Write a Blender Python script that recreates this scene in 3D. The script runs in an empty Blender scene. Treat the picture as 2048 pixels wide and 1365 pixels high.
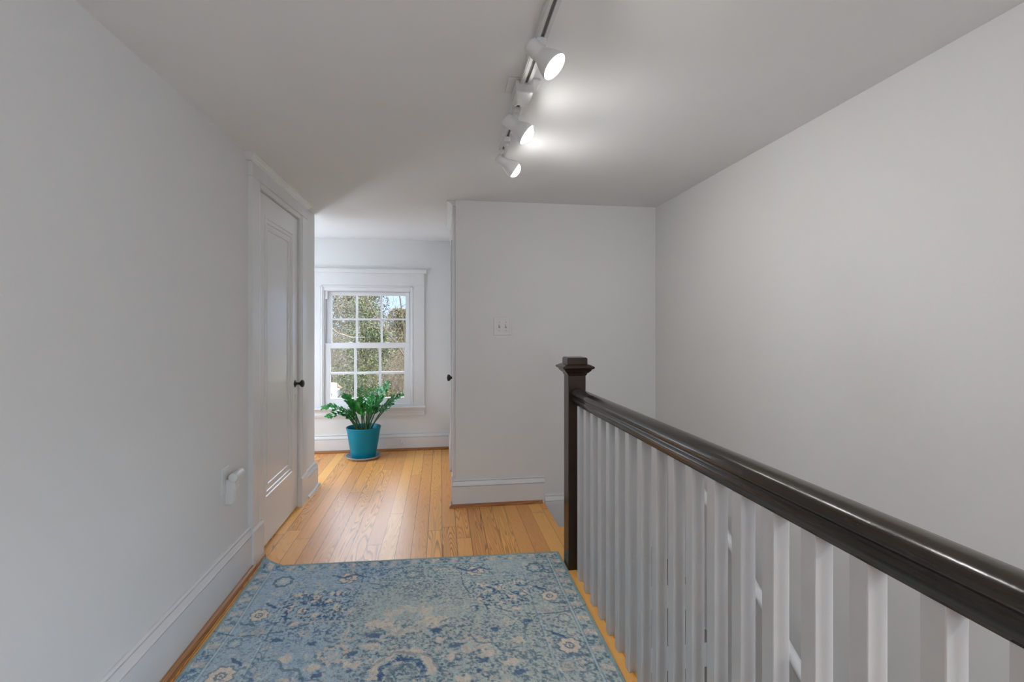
import bpy, bmesh, math, random
import numpy as np
from mathutils import Vector, Matrix, noise
SC = bpy.context.scene
COL = SC.collection
PI = math.pi

# ------------------------------------------------------------------ materials
def nt(name):
    m = bpy.data.materials.new(name); m.use_nodes = True
    t = m.node_tree
    return m, t, t.nodes['Principled BSDF']
def node(t, kind, **kw):
    n = t.nodes.new(kind)
    for k, v in kw.items():
        if k in n.inputs.keys() if hasattr(n.inputs, 'keys') else False: n.inputs[k].default_value = v
        else: setattr(n, k, v)
    return n
def S(b, **kw):
    for k, v in kw.items():
        k = k.replace('_', ' ')
        b.inputs[k].default_value = v
def c4(c): return (c[0], c[1], c[2], 1)

def paint(name, col, rough=.5, spec=.4, bump=.0, bscale=300., coat=0., vary=0.0, vscale=3., bdist=.002):
    m, t, b = nt(name)
    S(b, Base_Color=c4(col), Roughness=rough)
    b.inputs['Specular IOR Level'].default_value = spec
    if coat:
        b.inputs['Coat Weight'].default_value = coat; b.inputs['Coat Roughness'].default_value = .08
    tc = t.nodes.new('ShaderNodeTexCoord')
    if vary:
        n = t.nodes.new('ShaderNodeTexNoise'); n.inputs['Scale'].default_value = vscale; n.inputs['Detail'].default_value = 4
        t.links.new(tc.outputs['Object'], n.inputs['Vector'])
        r = t.nodes.new('ShaderNodeValToRGB')
        r.color_ramp.elements[0].position = .3; r.color_ramp.elements[1].position = .7
        r.color_ramp.elements[0].color = c4([x*(1-vary) for x in col]); r.color_ramp.elements[1].color = c4([min(1, x*(1+vary)) for x in col])
        t.links.new(n.outputs['Fac'], r.inputs['Fac']); t.links.new(r.outputs['Color'], b.inputs['Base Color'])
    if bump:
        n2 = t.nodes.new('ShaderNodeTexNoise'); n2.inputs['Scale'].default_value = bscale; n2.inputs['Detail'].default_value = 3
        t.links.new(tc.outputs['Object'], n2.inputs['Vector'])
        bp = t.nodes.new('ShaderNodeBump'); bp.inputs['Strength'].default_value = bump; bp.inputs['Distance'].default_value = bdist
        t.links.new(n2.outputs['Fac'], bp.inputs['Height']); t.links.new(bp.outputs['Normal'], b.inputs['Normal'])
    return m

M = {}
M['wall'] = paint('wall_paint', (.79, .788, .78), .6, .25, .12, 160., vary=.012, vscale=1.5)
M['ceil'] = paint('ceiling_paint', (.85, .855, .86), .8, .1, .1, 120., vary=.015, vscale=1.2)
M['trim'] = paint('trim_paint', (.77, .77, .775), .32, .45, .06, 60., vary=.015, vscale=8)
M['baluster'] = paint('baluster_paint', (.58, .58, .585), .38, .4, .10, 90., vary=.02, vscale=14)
M['door'] = paint('door_paint', (.80, .80, .80), .26, .45, .05, 50.)
M['vinyl'] = paint('vinyl_white', (.82, .82, .84), .35, .4)
M['plastic'] = paint('white_plastic', (.76, .755, .74), .35, .45)
M['fixture'] = paint('fixture_white', (.72, .72, .72), .35, .4)
M['slot'] = paint('dark_slot', (.05, .05, .05), .6)
M['screw'] = paint('screw_metal', (.38, .37, .35), .35, .5)
M['slotshade'] = paint('switch_slot', (.22, .21, .20), .5)
M['iron'] = paint('black_knob', (.015, .015, .016), .3, .5)
M['newel'] = paint('newel_brown', (.030, .0165, .0095), .26, .4, .05, 70., vary=.2, vscale=9)
M['tread'] = paint('tread_carpet', (.26, .225, .21), .9, .1, .3, 200, vary=.1)
M['gap'] = paint('dark_gap', (.01, .009, .008), .9)
M['teal'] = paint('teal_glaze', (.0, .215, .335), .35, .25, .04, 20., vary=.06, vscale=9)
M['saucer'] = paint('saucer_glaze', (.36, .38, .41), .35, .4)
M['mosaic'] = paint('saucer_mosaic', (.16, .20, .25), .4, .4, vary=.7, vscale=70)
M['soil'] = paint('potting_soil', (.075, .045, .025), .95, .1, .8, 120., vary=.4, vscale=60)
M['leaf'] = paint('glossy_leaf', (.020, .20, .030), .24, .55, vary=.45, vscale=16)
M['stem'] = paint('plant_stem', (.045, .11, .04), .4, .4, vary=.3, vscale=20)
M['bark'] = paint('tree_bark', (.075, .06, .044), .9, .1, vary=.35, vscale=3)
M['twig'] = paint('twig_bark', (.105, .085, .058), .9, .1, vary=.3, vscale=2)
M['palebark'] = paint('pale_bark', (.16, .13, .095), .9, .1, vary=.3, vscale=6)
M['green1'] = paint('evergreen_leaf', (.030, .041, .013), .45, .3, vary=.5, vscale=1.2)
M['green2'] = paint('evergreen_leaf_light', (.098, .102, .026), .45, .3, vary=.35, vscale=1.5)
M['olive'] = paint('olive_leaf', (.078, .073, .026), .7, .2, vary=.4, vscale=.8)
M['tan'] = paint('dry_leaf', (.125, .098, .050), .8, .1, vary=.4, vscale=.8)
M['grass'] = paint('lawn', (.09, .09, .04), .9, .1, .3, 20, vary=.4, vscale=.6)
M['shed'] = paint('shed_white', (.34, .34, .32), .5)
M['shedroof'] = paint('shed_roof', (.30, .22, .15), .8)

# handrail: dark glossy varnished wood
m, t, b = nt('dark_varnished_rail'); M['rail'] = m
S(b, Roughness=.2); b.inputs['Specular IOR Level'].default_value = .6
tc = t.nodes.new('ShaderNodeTexCoord'); mp = t.nodes.new('ShaderNodeMapping'); mp.inputs['Scale'].default_value = (60, 3.0, 60)
n = t.nodes.new('ShaderNodeTexNoise'); n.inputs['Scale'].default_value = 1.; n.inputs['Detail'].default_value = 5
r = t.nodes.new('ShaderNodeValToRGB'); r.color_ramp.elements[0].color = (.014, .010, .007, 1); r.color_ramp.elements[1].color = (.042, .028, .018, 1)
r.color_ramp.elements[0].position = .35; r.color_ramp.elements[1].position = .7
bp = t.nodes.new('ShaderNodeBump'); bp.inputs['Strength'].default_value = .22; bp.inputs['Distance'].default_value = .0015
n2 = t.nodes.new('ShaderNodeTexNoise'); n2.inputs['Scale'].default_value = 45; n2.inputs['Detail'].default_value = 4
L = t.links.new
L(tc.outputs['Object'], mp.inputs['Vector']); L(mp.outputs['Vector'], n.inputs['Vector']); L(n.outputs['Fac'], r.inputs['Fac']); L(r.outputs['Color'], b.inputs['Base Color'])
L(tc.outputs['Object'], n2.inputs['Vector']); L(n2.outputs['Fac'], bp.inputs['Height']); L(bp.outputs['Normal'], b.inputs['Normal'])

def emission(name, col, s):
    m = bpy.data.materials.new(name); m.use_nodes = True; t = m.node_tree; t.nodes.clear()
    e = t.nodes.new('ShaderNodeEmission'); e.inputs['Color'].default_value = c4(col); e.inputs['Strength'].default_value = s
    o = t.nodes.new('ShaderNodeOutputMaterial'); t.links.new(e.outputs[0], o.inputs[0]); return m
M['bulb'] = emission('lit_bulb', (1, .98, .945), 42)

m = bpy.data.materials.new('window_glass'); m.use_nodes = True; t = m.node_tree; t.nodes.clear(); M['glass'] = m
a = t.nodes.new('ShaderNodeBsdfTransparent'); a.inputs['Color'].default_value = (.95, .96, .955, 1)
g = t.nodes.new('ShaderNodeBsdfGlossy'); g.inputs['Roughness'].default_value = .02
fr = t.nodes.new('ShaderNodeFresnel'); fr.inputs['IOR'].default_value = 1.45
mx = t.nodes.new('ShaderNodeMixShader'); o = t.nodes.new('ShaderNodeOutputMaterial')
t.links.new(fr.outputs[0], mx.inputs[0]); t.links.new(a.outputs[0], mx.inputs[1]); t.links.new(g.outputs[0], mx.inputs[2]); t.links.new(mx.outputs[0], o.inputs[0])

# wood: planks along Y with ring-contour grain
def wood(name, planked, axis='Y', light=(.98, .495, .14), dark=(.40, .14, .025), rough=.36, tint=.22):
    m, t, b = nt(name); L = t.links.new
    def math_(op, a, bb=None, c=None):
        n = t.nodes.new('ShaderNodeMath'); n.operation = op
        for i, v in enumerate((a, bb, c)):
            if v is None: continue
            if isinstance(v, (int, float)): n.inputs[i].default_value = v
            else: L(v, n.inputs[i])
        return n.outputs[0]
    tc = t.nodes.new('ShaderNodeTexCoord'); sx = t.nodes.new('ShaderNodeSeparateXYZ'); L(tc.outputs['Object'], sx.inputs[0])
    X, Y = sx.outputs[0], sx.outputs[1]
    if axis == 'X': X, Y = Y, X
    W = .0855
    xs = math_('DIVIDE', math_('SUBTRACT', X, .0915), W)
    bi = math_('FLOOR', xs); fx = math_('SUBTRACT', xs, bi)
    w1 = t.nodes.new('ShaderNodeTexWhiteNoise'); w1.noise_dimensions = '1D'; L(math_('ADD', bi, .37), w1.inputs['W'])
    yo = math_('ADD', Y, math_('MULTIPLY', w1.outputs['Value'], 7.3))
    ys = math_('DIVIDE', yo, 2.5); si = math_('FLOOR', ys); fy = math_('SUBTRACT', ys, si)
    cv = t.nodes.new('ShaderNodeCombineXYZ'); L(math_('ADD', bi, .31), cv.inputs[0]); L(math_('ADD', si, .77), cv.inputs[1])
    w2 = t.nodes.new('ShaderNodeTexWhiteNoise'); w2.noise_dimensions = '2D'; L(cv.outputs[0], w2.inputs['Vector'])
    rnd = w2.outputs['Value'] if planked else w1.outputs['Value']
    sep = t.nodes.new('ShaderNodeSeparateColor'); L(w2.outputs['Color'], sep.inputs[0])
    gv = t.nodes.new('ShaderNodeCombineXYZ')
    L(math_('MULTIPLY', X, 15.0), gv.inputs[0]); L(math_('MULTIPLY', Y, .95), gv.inputs[1])
    L(math_('ADD', math_('MULTIPLY', rnd, 60.), math_('MULTIPLY', bi, 3.1)), gv.inputs[2])
    ng = t.nodes.new('ShaderNodeTexNoise'); ng.inputs['Scale'].default_value = 1.; ng.inputs['Detail'].default_value = 1.2; ng.inputs['Roughness'].default_value = .35
    L(gv.outputs[0], ng.inputs['Vector'])
    freq = math_('ADD', 15., math_('MULTIPLY', sep.outputs[1], 17.))
    ring = math_('FRACT', math_('MULTIPLY', ng.outputs['Fac'], freq))
    rp = t.nodes.new('ShaderNodeValToRGB'); cr = rp.color_ramp
    cr.elements[0].position = 0; cr.elements[0].color = (0, 0, 0, 1); cr.elements[1].position = 1; cr.elements[1].color = (.15, .15, .15, 1)
    e = cr.elements.new(.52); e.color = (.16, .16, .16, 1); e = cr.elements.new(.84); e.color = (1, 1, 1, 1); e = cr.elements.new(.92); e.color = (.8, .8, .8, 1)
    L(ring, rp.inputs['Fac'])
    fv = t.nodes.new('ShaderNodeCombineXYZ'); L(math_('MULTIPLY', X, 420.), fv.inputs[0]); L(math_('MULTIPLY', Y, 9.), fv.inputs[1]); L(rnd, fv.inputs[2])
    nf = t.nodes.new('ShaderNodeTexNoise'); nf.inputs['Scale'].default_value = 1.; nf.inputs['Detail'].default_value = 2; L(fv.outputs[0], nf.inputs['Vector'])
    gr = math_('ADD', math_('MULTIPLY', rp.outputs['Color'], math_('ADD', .14, math_('MULTIPLY', math_('MULTIPLY', sep.outputs[2], sep.outputs[2]), .95))), math_('MULTIPLY', math_('SUBTRACT', nf.outputs['Fac'], .5), .42))
    mixc = t.nodes.new('ShaderNodeMix'); mixc.data_type = 'RGBA'; mixc.clamp_factor = True
    mixc.inputs[6].default_value = c4(light); mixc.inputs[7].default_value = c4(dark); L(gr, mixc.inputs[0])
    hs = t.nodes.new('ShaderNodeHueSaturation'); L(mixc.outputs[2], hs.inputs['Color'])
    L(math_('ADD', 1 - tint*.5, math_('MULTIPLY', rnd, tint)), hs.inputs['Value'])
    L(math_('ADD', .492, math_('MULTIPLY', sep.outputs[0], .014)), hs.inputs['Hue'])
    col = hs.outputs['Color']
    if planked:
        d1 = math_('MINIMUM', fx, math_('SUBTRACT', 1., fx))
        l1 = math_('LESS_THAN', d1, math_('ADD', .006, math_('MULTIPLY', math_('MULTIPLY', w1.outputs['Value'], w1.outputs['Value']), .018)))
        d2 = math_('MINIMUM', fy, math_('SUBTRACT', 1., fy)); l2 = math_('LESS_THAN', d2, .0007)
        ln = math_('MULTIPLY', math_('MAXIMUM', l1, l2), .75)
        mx2 = t.nodes.new('ShaderNodeMix'); mx2.data_type = 'RGBA'; L(ln, mx2.inputs[0]); L(col, mx2.inputs[6]); mx2.inputs[7].default_value = (.06, .025, .01, 1)
        col = mx2.outputs[2]
        bp = t.nodes.new('ShaderNodeBump'); bp.inputs['Strength'].default_value = .25; bp.inputs['Distance'].default_value = .001
        hh = math_('SUBTRACT', math_('MULTIPLY', nf.outputs['Fac'], .12), math_('ADD', math_('MULTIPLY', ln, .8), math_('MULTIPLY', rp.outputs['Color'], .1)))
        L(hh, bp.inputs['Height']); L(bp.outputs['Normal'], b.inputs['Normal'])
    L(col, b.inputs['Base Color']); S(b, Roughness=rough); b.inputs['Specular IOR Level'].default_value = .36
    b.inputs['Coat Weight'].default_value = .10; b.inputs['Coat Roughness'].default_value = .28
    return m
M['floor'] = wood('heart_pine_floor', True)
M['oak'] = wood('stained_shoe_moulding', False, light=(.40, .185, .07), dark=(.22, .085, .03), rough=.35)
M['oakx'] = wood('stained_shoe_moulding_across', False, 'X', light=(.42, .19, .06), dark=(.25, .10, .03), rough=.35)

# rug: woven colours come from a point attribute written below, pile from noise
m, t, b = nt('rug_pile'); M['rug'] = m; L = t.links.new
at = t.nodes.new('ShaderNodeAttribute'); at.attribute_name = 'weave'
tc = t.nodes.new('ShaderNodeTexCoord')
n = t.nodes.new('ShaderNodeTexNoise'); n.inputs['Scale'].default_value = 420; n.inputs['Detail'].default_value = 3; n.inputs['Roughness'].default_value = .7
L(tc.outputs['Object'], n.inputs['Vector'])
mr = t.nodes.new('ShaderNodeMapRange'); mr.inputs['From Min'].default_value = .3; mr.inputs['From Max'].default_value = .7; mr.inputs['To Min'].default_value = .62; mr.inputs['To Max'].default_value = 1.32
L(n.outputs['Fac'], mr.inputs['Value'])
mu = t.nodes.new('ShaderNodeMix'); mu.data_type = 'RGBA'; mu.blend_type = 'MULTIPLY'; mu.inputs[0].default_value = 1
L(at.outputs['Color'], mu.inputs[6]); L(mr.outputs['Result'], mu.inputs[7]); L(mu.outputs[2], b.inputs['Base Color'])
bp = t.nodes.new('ShaderNodeBump'); bp.inputs['Strength'].default_value = .8; bp.inputs['Distance'].default_value = .0035
L(n.outputs['Fac'], bp.inputs['Height']); L(bp.outputs['Normal'], b.inputs['Normal'])
S(b, Roughness=.95); b.inputs['Specular IOR Level'].default_value = .1; b.inputs['Sheen Weight'].default_value = .15
M['rugedge'] = paint('rug_binding', (.30, .31, .25), .95, .1, .5, 300)

# ------------------------------------------------------------------ mesh builder
class MB:
    def __init__(s): s.v = []; s.f = []; s.mi = []; s.sm = []
    def add(s, vs, fs, mat=0, smooth=False):
        o = len(s.v); s.v += [tuple(p) for p in vs]
        for f in fs: s.f.append([i+o for i in f]); s.mi.append(mat); s.sm.append(smooth)
    def box(s, x0, x1, y0, y1, z0, z1, mat=0):
        s.add([(x0, y0, z0), (x1, y0, z0), (x1, y1, z0), (x0, y1, z0), (x0, y0, z1), (x1, y0, z1), (x1, y1, z1), (x0, y1, z1)],
              [(0, 3, 2, 1), (4, 5, 6, 7), (0, 1, 5, 4), (1, 2, 6, 5), (2, 3, 7, 6), (3, 0, 4, 7)], mat)
        return s
    def sweep(s, path, prof, side=1, mat=0, smooth=False):
        """profile (d, z) pushed along a path in plan, mitred; d is measured to the left of travel when side is 1"""
        P = [Vector(p) for p in path]; n = len(prof); rings = []
        for i, p in enumerate(P):
            ns = []
            if i > 0: d = (P[i]-P[i-1]).normalized(); ns.append(Vector((-d.y, d.x))*side)
            if i < len(P)-1: d = (P[i+1]-P[i]).normalized(); ns.append(Vector((-d.y, d.x))*side)
            m = ns[0] if len(ns) == 1 else (ns[0]+ns[1])/(1+ns[0].dot(ns[1]))
            rings.append([(p.x+m.x*d, p.y+m.y*d, z) for d, z in prof])
        vs = [q for r_ in rings for q in r_]; fs = []
        for i in range(len(P)-1):
            for k in range(n):
                a, b_ = i*n+k, i*n+(k+1) % n
                fs.append((a, b_, b_+n, a+n))
        fs.append(tuple(range(n))[::-1]); fs.append(tuple((len(P)-1)*n+k for k in range(n)))
        s.add(vs, fs, mat, smooth); return s
    def prism(s, pts, axis, a0, a1, mat=0, smooth=False):
        """closed outline pts extruded along an axis: X -> (y,z), Y -> (x,z), Z -> (x,y)"""
        f = {'X': lambda p, a: (a, p[0], p[1]), 'Y': lambda p, a: (p[0], a, p[1]), 'Z': lambda p, a: (p[0], p[1], a)}[axis]
        n = len(pts); vs = [f(p, a0) for p in pts]+[f(p, a1) for p in pts]
        fs = [(k, (k+1) % n, (k+1) % n+n, k+n) for k in range(n)]
        s.add(vs, fs, mat, smooth); s.add(vs, [tuple(range(n))[::-1], tuple(range(n, 2*n))], mat); return s
    def lathe(s, prof, o=(0, 0, 0), ax=(0, 0, 1), n=28, mat=0, smooth=True, caps=True):
        ax = Vector(ax).normalized(); q = ax.to_track_quat('Z', 'Y'); o = Vector(o)
        vs = []
        for r_, z in prof:
            for k in range(n):
                a = 2*PI*k/n; vs.append(o+q @ Vector((r_*math.cos(a), r_*math.sin(a), z)))
        fs = []
        for i in range(len(prof)-1):
            for k in range(n): fs.append((i*n+k, i*n+(k+1) % n, (i+1)*n+(k+1) % n, (i+1)*n+k))
        s.add(vs, fs, mat, smooth)
        if caps: s.add(vs, [tuple(range(n))[::-1], tuple((len(prof)-1)*n+k for k in range(n))], mat)
        return s
    def tube(s, pts, rad, n=6, mat=0, smooth=True):
        P = [Vector(p) for p in pts]; vs = []
        if not isinstance(rad, (list, tuple)): rad = [rad]*len(P)
        ref = Vector((.31, .17, .93))
        for i, p in enumerate(P):
            T = (P[min(i+1, len(P)-1)]-P[max(i-1, 0)]).normalized()
            A = T.cross(ref)
            if A.length < 1e-3: A = T.cross(Vector((1, 0, 0)))
            A.normalize(); B = T.cross(A)
            for k in range(n):
                a = 2*PI*k/n; vs.append(p+(A*math.cos(a)+B*math.sin(a))*rad[i])
        fs = [(i*n+k, i*n+(k+1) % n, (i+1)*n+(k+1) % n, (i+1)*n+k) for i in range(len(P)-1) for k in range(n)]
        s.add(vs, fs, mat, smooth); s.add(vs, [tuple(range(n))[::-1], tuple((len(P)-1)*n+k for k in range(n))], mat); return s
    def rings_rect(s, u0, u1, v0, v1, steps, f, mat=0):
        """concentric rectangles: steps of (inset, depth); f(u, v, depth) -> point"""
        R = []
        for off, d in steps:
            R.append([f(u0+off, v0+off, d), f(u1-off, v0+off, d), f(u1-off, v1-off, d), f(u0+off, v1-off, d)])
        vs = [p for r_ in R for p in r_]; fs = []
        for i in range(len(R)-1):
            for k in range(4): fs.append((i*4+k, i*4+(k+1) % 4, (i+1)*4+(k+1) % 4, (i+1)*4+k))
        fs.append(tuple((len(R)-1)*4+k for k in range(4)))
        s.add(vs, fs, mat); return s
    def build(s, name, mats, parent=None, origin=None, bevel=0, seg=2, fixn=True):
        if not isinstance(mats, (list, tuple)): mats = [mats]
        org = Vector(origin) if origin is not None else (Vector(parent['_org']) if parent is not None and '_org' in parent else Vector((0, 0, 0)))
        me = bpy.data.meshes.new(name)
        me.from_pydata([Vector(p)-org for p in s.v], [], s.f)
        for m_ in mats: me.materials.append(m_)
        me.polygons.foreach_set('material_index', s.mi); me.polygons.foreach_set('use_smooth', s.sm)
        if bevel or fixn:
            bm = bmesh.new(); bm.from_mesh(me)
            bmesh.ops.remove_doubles(bm, verts=bm.verts, dist=1e-6)
            bmesh.ops.recalc_face_normals(bm, faces=bm.faces)
            if bevel:
                ed = [e for e in bm.edges if len(e.link_faces) == 2 and e.calc_face_angle(0) > .5]
                bmesh.ops.bevel(bm, geom=ed, offset=bevel, segments=seg, affect='EDGES', profile=.5, clamp_overlap=True)
            bm.to_mesh(me); bm.free()
        me.update()
        o = bpy.data.objects.new(name, me); COL.objects.link(o)
        if parent is not None:
            o.parent = parent
            po = Vector(parent['_org']) if '_org' in parent else Vector((0, 0, 0))
            o.location = org-po
        else: o.location = org
        o['_org'] = tuple(org)
        return o
def tag(o, label, cat=None, group=None, kind=None):
    o['label'] = label
    if cat: o['category'] = cat
    if group: o['group'] = group
    if kind: o['kind'] = kind
    return o
def struct(o, label, cat): return tag(o, label, cat, None, 'structure')
def empty(name, loc):
    o = bpy.data.objects.new(name, None); COL.objects.link(o); o.location = loc; o['_org'] = tuple(loc); o.empty_display_size = .1
    return o

# ------------------------------------------------------------------ the room (metres; X right, Y along the hall, camera over the origin)
ZC = 2.14; XL = -.985; XR = 1.577; YB = 3.40; YW = 5.03; XA = .10; YE = 3.99; YREAR = -2.2; XAL = -2.25
ZD = -2.9
fl = MB()
T = -.16
fl.box(-1.10, .73, YREAR, YB, T, 0).box(-2.36, .20, YB, YW+.1, T, 0).box(.73, .80, 2.52, 2.95, T, 0).box(.73, XR+.1, YREAR, -.62, T, 0)
struct(fl.build('floor', M['floor']), 'honey-coloured pine board floor with dark seams and strong grain', 'floor')
struct(MB().box(-2.36, XR+.12, YREAR-.1, YW+.12, ZC, ZC+.1).build('ceiling', M['ceil']), 'flat pale grey ceiling with the lamp track', 'ceiling')
w = MB()
w.box(-1.10, XL, YREAR, 2.80, T, ZC).box(-1.10, XL, 3.545, YE, T, ZC).box(-1.10, XL, 2.80, 3.545, 2.015, ZC).box(-1.10, -1.05, 2.80, 3.545, T, 2.015)
struct(w.build('wall_left', M['wall']), 'long plain off-white wall to the left of the blue rug', 'wall')
struct(MB().box(XR, XR+.12, .70, YB+.1, ZD, ZC).box(XR, XR+.12, YREAR, -.45, ZD, ZC).box(XR, XR+.12, -.45, .70, ZD, .75).box(XR, XR+.12, -.45, .70, 1.90, ZC).build('wall_right', M['wall']), 'tall plain off-white wall behind the stair railing', 'wall')
struct(MB().box(XA, XR, YB, YB+.1, T, ZC).box(.66, XR, YB, YB+.1, ZD, T).build('wall_back', M['wall']), 'off-white wall facing the camera with the double light switch', 'wall')
w = MB()
w.box(XA, .20, YB+.1, 3.53, 0, ZC).box(XA, .20, 4.23, YW, 0, ZC).box(XA, .20, 3.53, 4.23, 2.02, ZC).box(.16, .20, 3.53, 4.23, 0, 2.02)
struct(w.build('wall_alcove_right', M['wall']), 'wall seen edge-on at the right of the window alcove', 'wall')
struct(MB().box(XAL, -1.10, YE-.1, YE, 0, ZC).box(XL-.12, XL, YE-.1, YE, 0, .001).build('wall_closet_end', M['wall']), 'end of the closet wall turning into the window alcove', 'wall')
w = MB(); wx0, wx1, wz0, wz1 = -1.170, -.288, .452, 1.660
w.box(-2.36, -2.15, YW, YW+.12, 0, ZC).box(-1.51, wx0, YW, YW+.12, 0, ZC).box(-2.15, -1.51, YW, YW+.12, 0, .55).box(-2.15, -1.51, YW, YW+.12, 1.75, ZC).box(wx1, .20, YW, YW+.12, 0, ZC).box(wx0, wx1, YW, YW+.12, 0, wz0).box(wx0, wx1, YW, YW+.12, wz1, ZC)
struct(w.build('wall_window', M['wall']), 'far alcove wall around the garden window', 'wall')
ax0, ax1, az0, az1 = 4.12, 4.92, .55, 1.75
w = MB(); w.box(-2.36, XAL, YE-.1, ax0, 0, ZC).box(-2.36, XAL, ax1, YW, 0, ZC).box(-2.36, XAL, ax0, ax1, 0, az0).box(-2.36, XAL, ax0, ax1, az1, ZC)
struct(w.build('wall_alcove_left', M['wall']), 'unseen left wall of the alcove with an added side window', 'wall')  # opening cut for the added side window
ry0, ry1, rz0, rz1 = -.45, .70, .75, 1.90
rx0, rx1, qz0, qz1 = .0, 1.35, .6, 2.0
w = MB(); w.box(-1.10, rx0, YREAR-.12, YREAR, 0, ZC).box(rx1, XR+.12, YREAR-.12, YREAR, 0, ZC).box(rx0, rx1, YREAR-.12, YREAR, 0, qz0).box(rx0, rx1, YREAR-.12, YREAR, qz1, ZC)
struct(w.build('wall_rear', M['wall']), 'off-white wall behind the camera with a wide added window', 'wall')  # opening cut for the added rear window
w = MB(); w.box(.66, .725, -.62, YB, ZD, T).box(.66, XR, -.74, -.62, ZD, T).box(.725, .80, 2.52, 2.95, ZD, T)
struct(w.build('wall_stairwell', M['wall']), 'off-white stairwell wall dropping below the railing', 'wall')

# stairs
st = MB(); st2 = MB()
def step(x0, x1, y0, y1, z):
    st.box(x0, x1, y0-.02, y1, z-.03, z); st2.box(x0, x1, y0, y1, max(ZD, z-.75), z-.03)
step(.73, 1.15, 2.95, YB, -.19); step(1.15, XR, 2.95, YB, -.38)
z = -.57; y = 2.95; k = 0
while z > ZD and y > -.3:
    step(.80 if y > 2.6 else .725, XR, y-.29, y, z); z -= .187; y -= .29
o = struct(st.build('stairs', M['tread']), 'grey-brown stair treads descending beyond the railing', 'stairs')
st2.build('riser', M['trim'], o)

# skirting
def base(h, tk=.022): return [(0, 0), (tk, 0), (tk, h-.049), (tk-.007, h-.048), (tk-.007, h-.044), (tk+.002, h-.042), (tk-.002, h-.036), (tk-.009, h-.015), (tk-.016, h-.014), (tk-.016, h-.0105), (tk-.009, h-.009), (tk-.014, h), (0, h)]
def shoe(h=.02, w_=.018, d0=.022): return [(d0, 0), (d0+w_, 0), (d0+w_, h*.35), (d0+w_*.8, h*.75), (d0+w_*.4, h), (d0, h)]
struct(MB().sweep([(XL, YREAR), (XL, 2.665)], base(.222), -1).build('baseboard_left', M['trim']), 'tall white baseboard along the left wall', 'baseboard')
struct(MB().sweep([(XL, YREAR), (XL, 2.80)], shoe(.024, .02, .0225), -1).build('trim_1', M['oak']), 'stained wood shoe moulding along the left baseboard', 'moulding')
struct(MB().sweep([(.733, YB), (XA, YB), (XA, 3.425)], base(.188), 1).build('baseboard_back', M['trim']), 'white baseboard under the light switch', 'baseboard')
struct(MB().sweep([(.715, YB), (XA, YB), (XA, 3.44)], shoe(.02, .02, .0225), 1).build('trim_2', M['oakx']), 'stained shoe moulding under the light switch wall', 'moulding')
struct(MB().sweep([(XL, 3.685), (XL, YE), (XL-.5, YE)], base(.19), -1).sweep([(XL, 3.70), (XL, YE), (XL-.5, YE)], shoe(.018, .016, .0225), -1).build('baseboard_closet', M['trim']), 'short white baseboard just past the closet door', 'baseboard')
struct(MB().sweep([(XAL, YW), (XA, YW)], base(.180, .02), -1).build('baseboard_window', M['trim']), 'white baseboard below the garden window', 'baseboard')
struct(MB().sweep([(XAL, YW), (XA, YW)], shoe(.024, .02, .0205), -1).build('trim_3', M['oakx']), 'stained shoe moulding along the window wall', 'moulding')
struct(MB().sweep([(XA, YW-.02), (XA, 4.34)], base(.180, .02), -1).build('baseboard_alcove', M['trim']), 'baseboard beyond the edge-on alcove door', 'baseboard')
# stepped-down skirt where the stairs turn, and raking skirt down the right wall
sk = MB()
sk.sweep([(XR, YB), (.735, YB)], [(d, z-.135) if z > 0 else (d, -.19) for d, z in base(.188)], 1)
struct(sk.build('baseboard_stairs', M['trim']), 'lower white skirt board behind the newel post', 'baseboard')
sk = MB(); sl = .637
def zn(y): return -.60+(y-2.70)*sl
for dx, dz0, dz1 in ((.018, -.32, -.03), (.026, -.03, 0), (.012, 0, .02)):
    sk.prism([(2.95, max(ZD, zn(2.95)+dz0)), (2.95, zn(2.95)+dz1), (-.5, zn(-.5)+dz1), (-.5, zn(-.5)+dz0)], 'X', XR-dx, XR)
struct(sk.build('trim_4', M['trim']), 'white sloping skirt board on the stair wall', 'moulding')

# ------------------------------------------------------------------ closet door on the left wall
XD = -.9865
def dpt(sgn, x0): return lambda u, v, d: (x0+sgn*d, u, v)
d = MB(); d.box(XD-.035, XD-.020, 2.805, 3.538, .012, 2.0)
prof = [(0, 0), (.002, .0035), (.013, .0035), (.016, -.002), (.026, -.003), (.028, -.0005), (.036, -.0005), (.039, -.006), (.060, -.008), (.063, -.0055), (.071, -.0055), (.074, -.011)]
Y0, Y1, Z0, Z1 = 2.905, 3.428, .272, 1.885
f = dpt(1, XD)
d.rings_rect(Y0, Y1, Z0, Z1, prof, f)
for u0, u1, v0, v1 in ((2.805, Y0, .012, 2.0), (Y1, 3.538, .012, 2.0), (Y0, Y1, .012, Z0), (Y0, Y1, Z1, 2.0)):
    d.add([(XD, u0, v0), (XD, u1, v0), (XD, u1, v1), (XD, u0, v1)], [(0, 1, 2, 3)])
d.add([(XD, 2.805, .012), (XD, 3.538, .012), (XD, 3.538, 2.0), (XD, 2.805, 2.0), (XD-.035, 2.805, .012), (XD-.035, 3.538, .012), (XD-.035, 3.538, 2.0), (XD-.035, 2.805, 2.0)],
      [(0, 1, 5, 4), (1, 2, 6, 5), (2, 3, 7, 6), (3, 0, 4, 7)])
door = struct(d.build('door_1', M['door'], fixn=True), 'tall white closet door with one recessed panel and a black knob', 'door')
def knob(p, ax, parent, r=.026):
    k = MB(); k.lathe([(.0, 0), (.024, 0), (.024, .004), (.012, .008), (.0085, .014), (.0085, .028), (.015, .034), (.024, .042), (r, .050), (.022, .057), (.010, .061), (0, .062)], p, ax, 22, caps=False)
    return k.build('door_knob', M['iron'], parent)
knob((XD, 3.482, .865), (1, 0, 0), door)['label'] = 'small black door knob'
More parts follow.
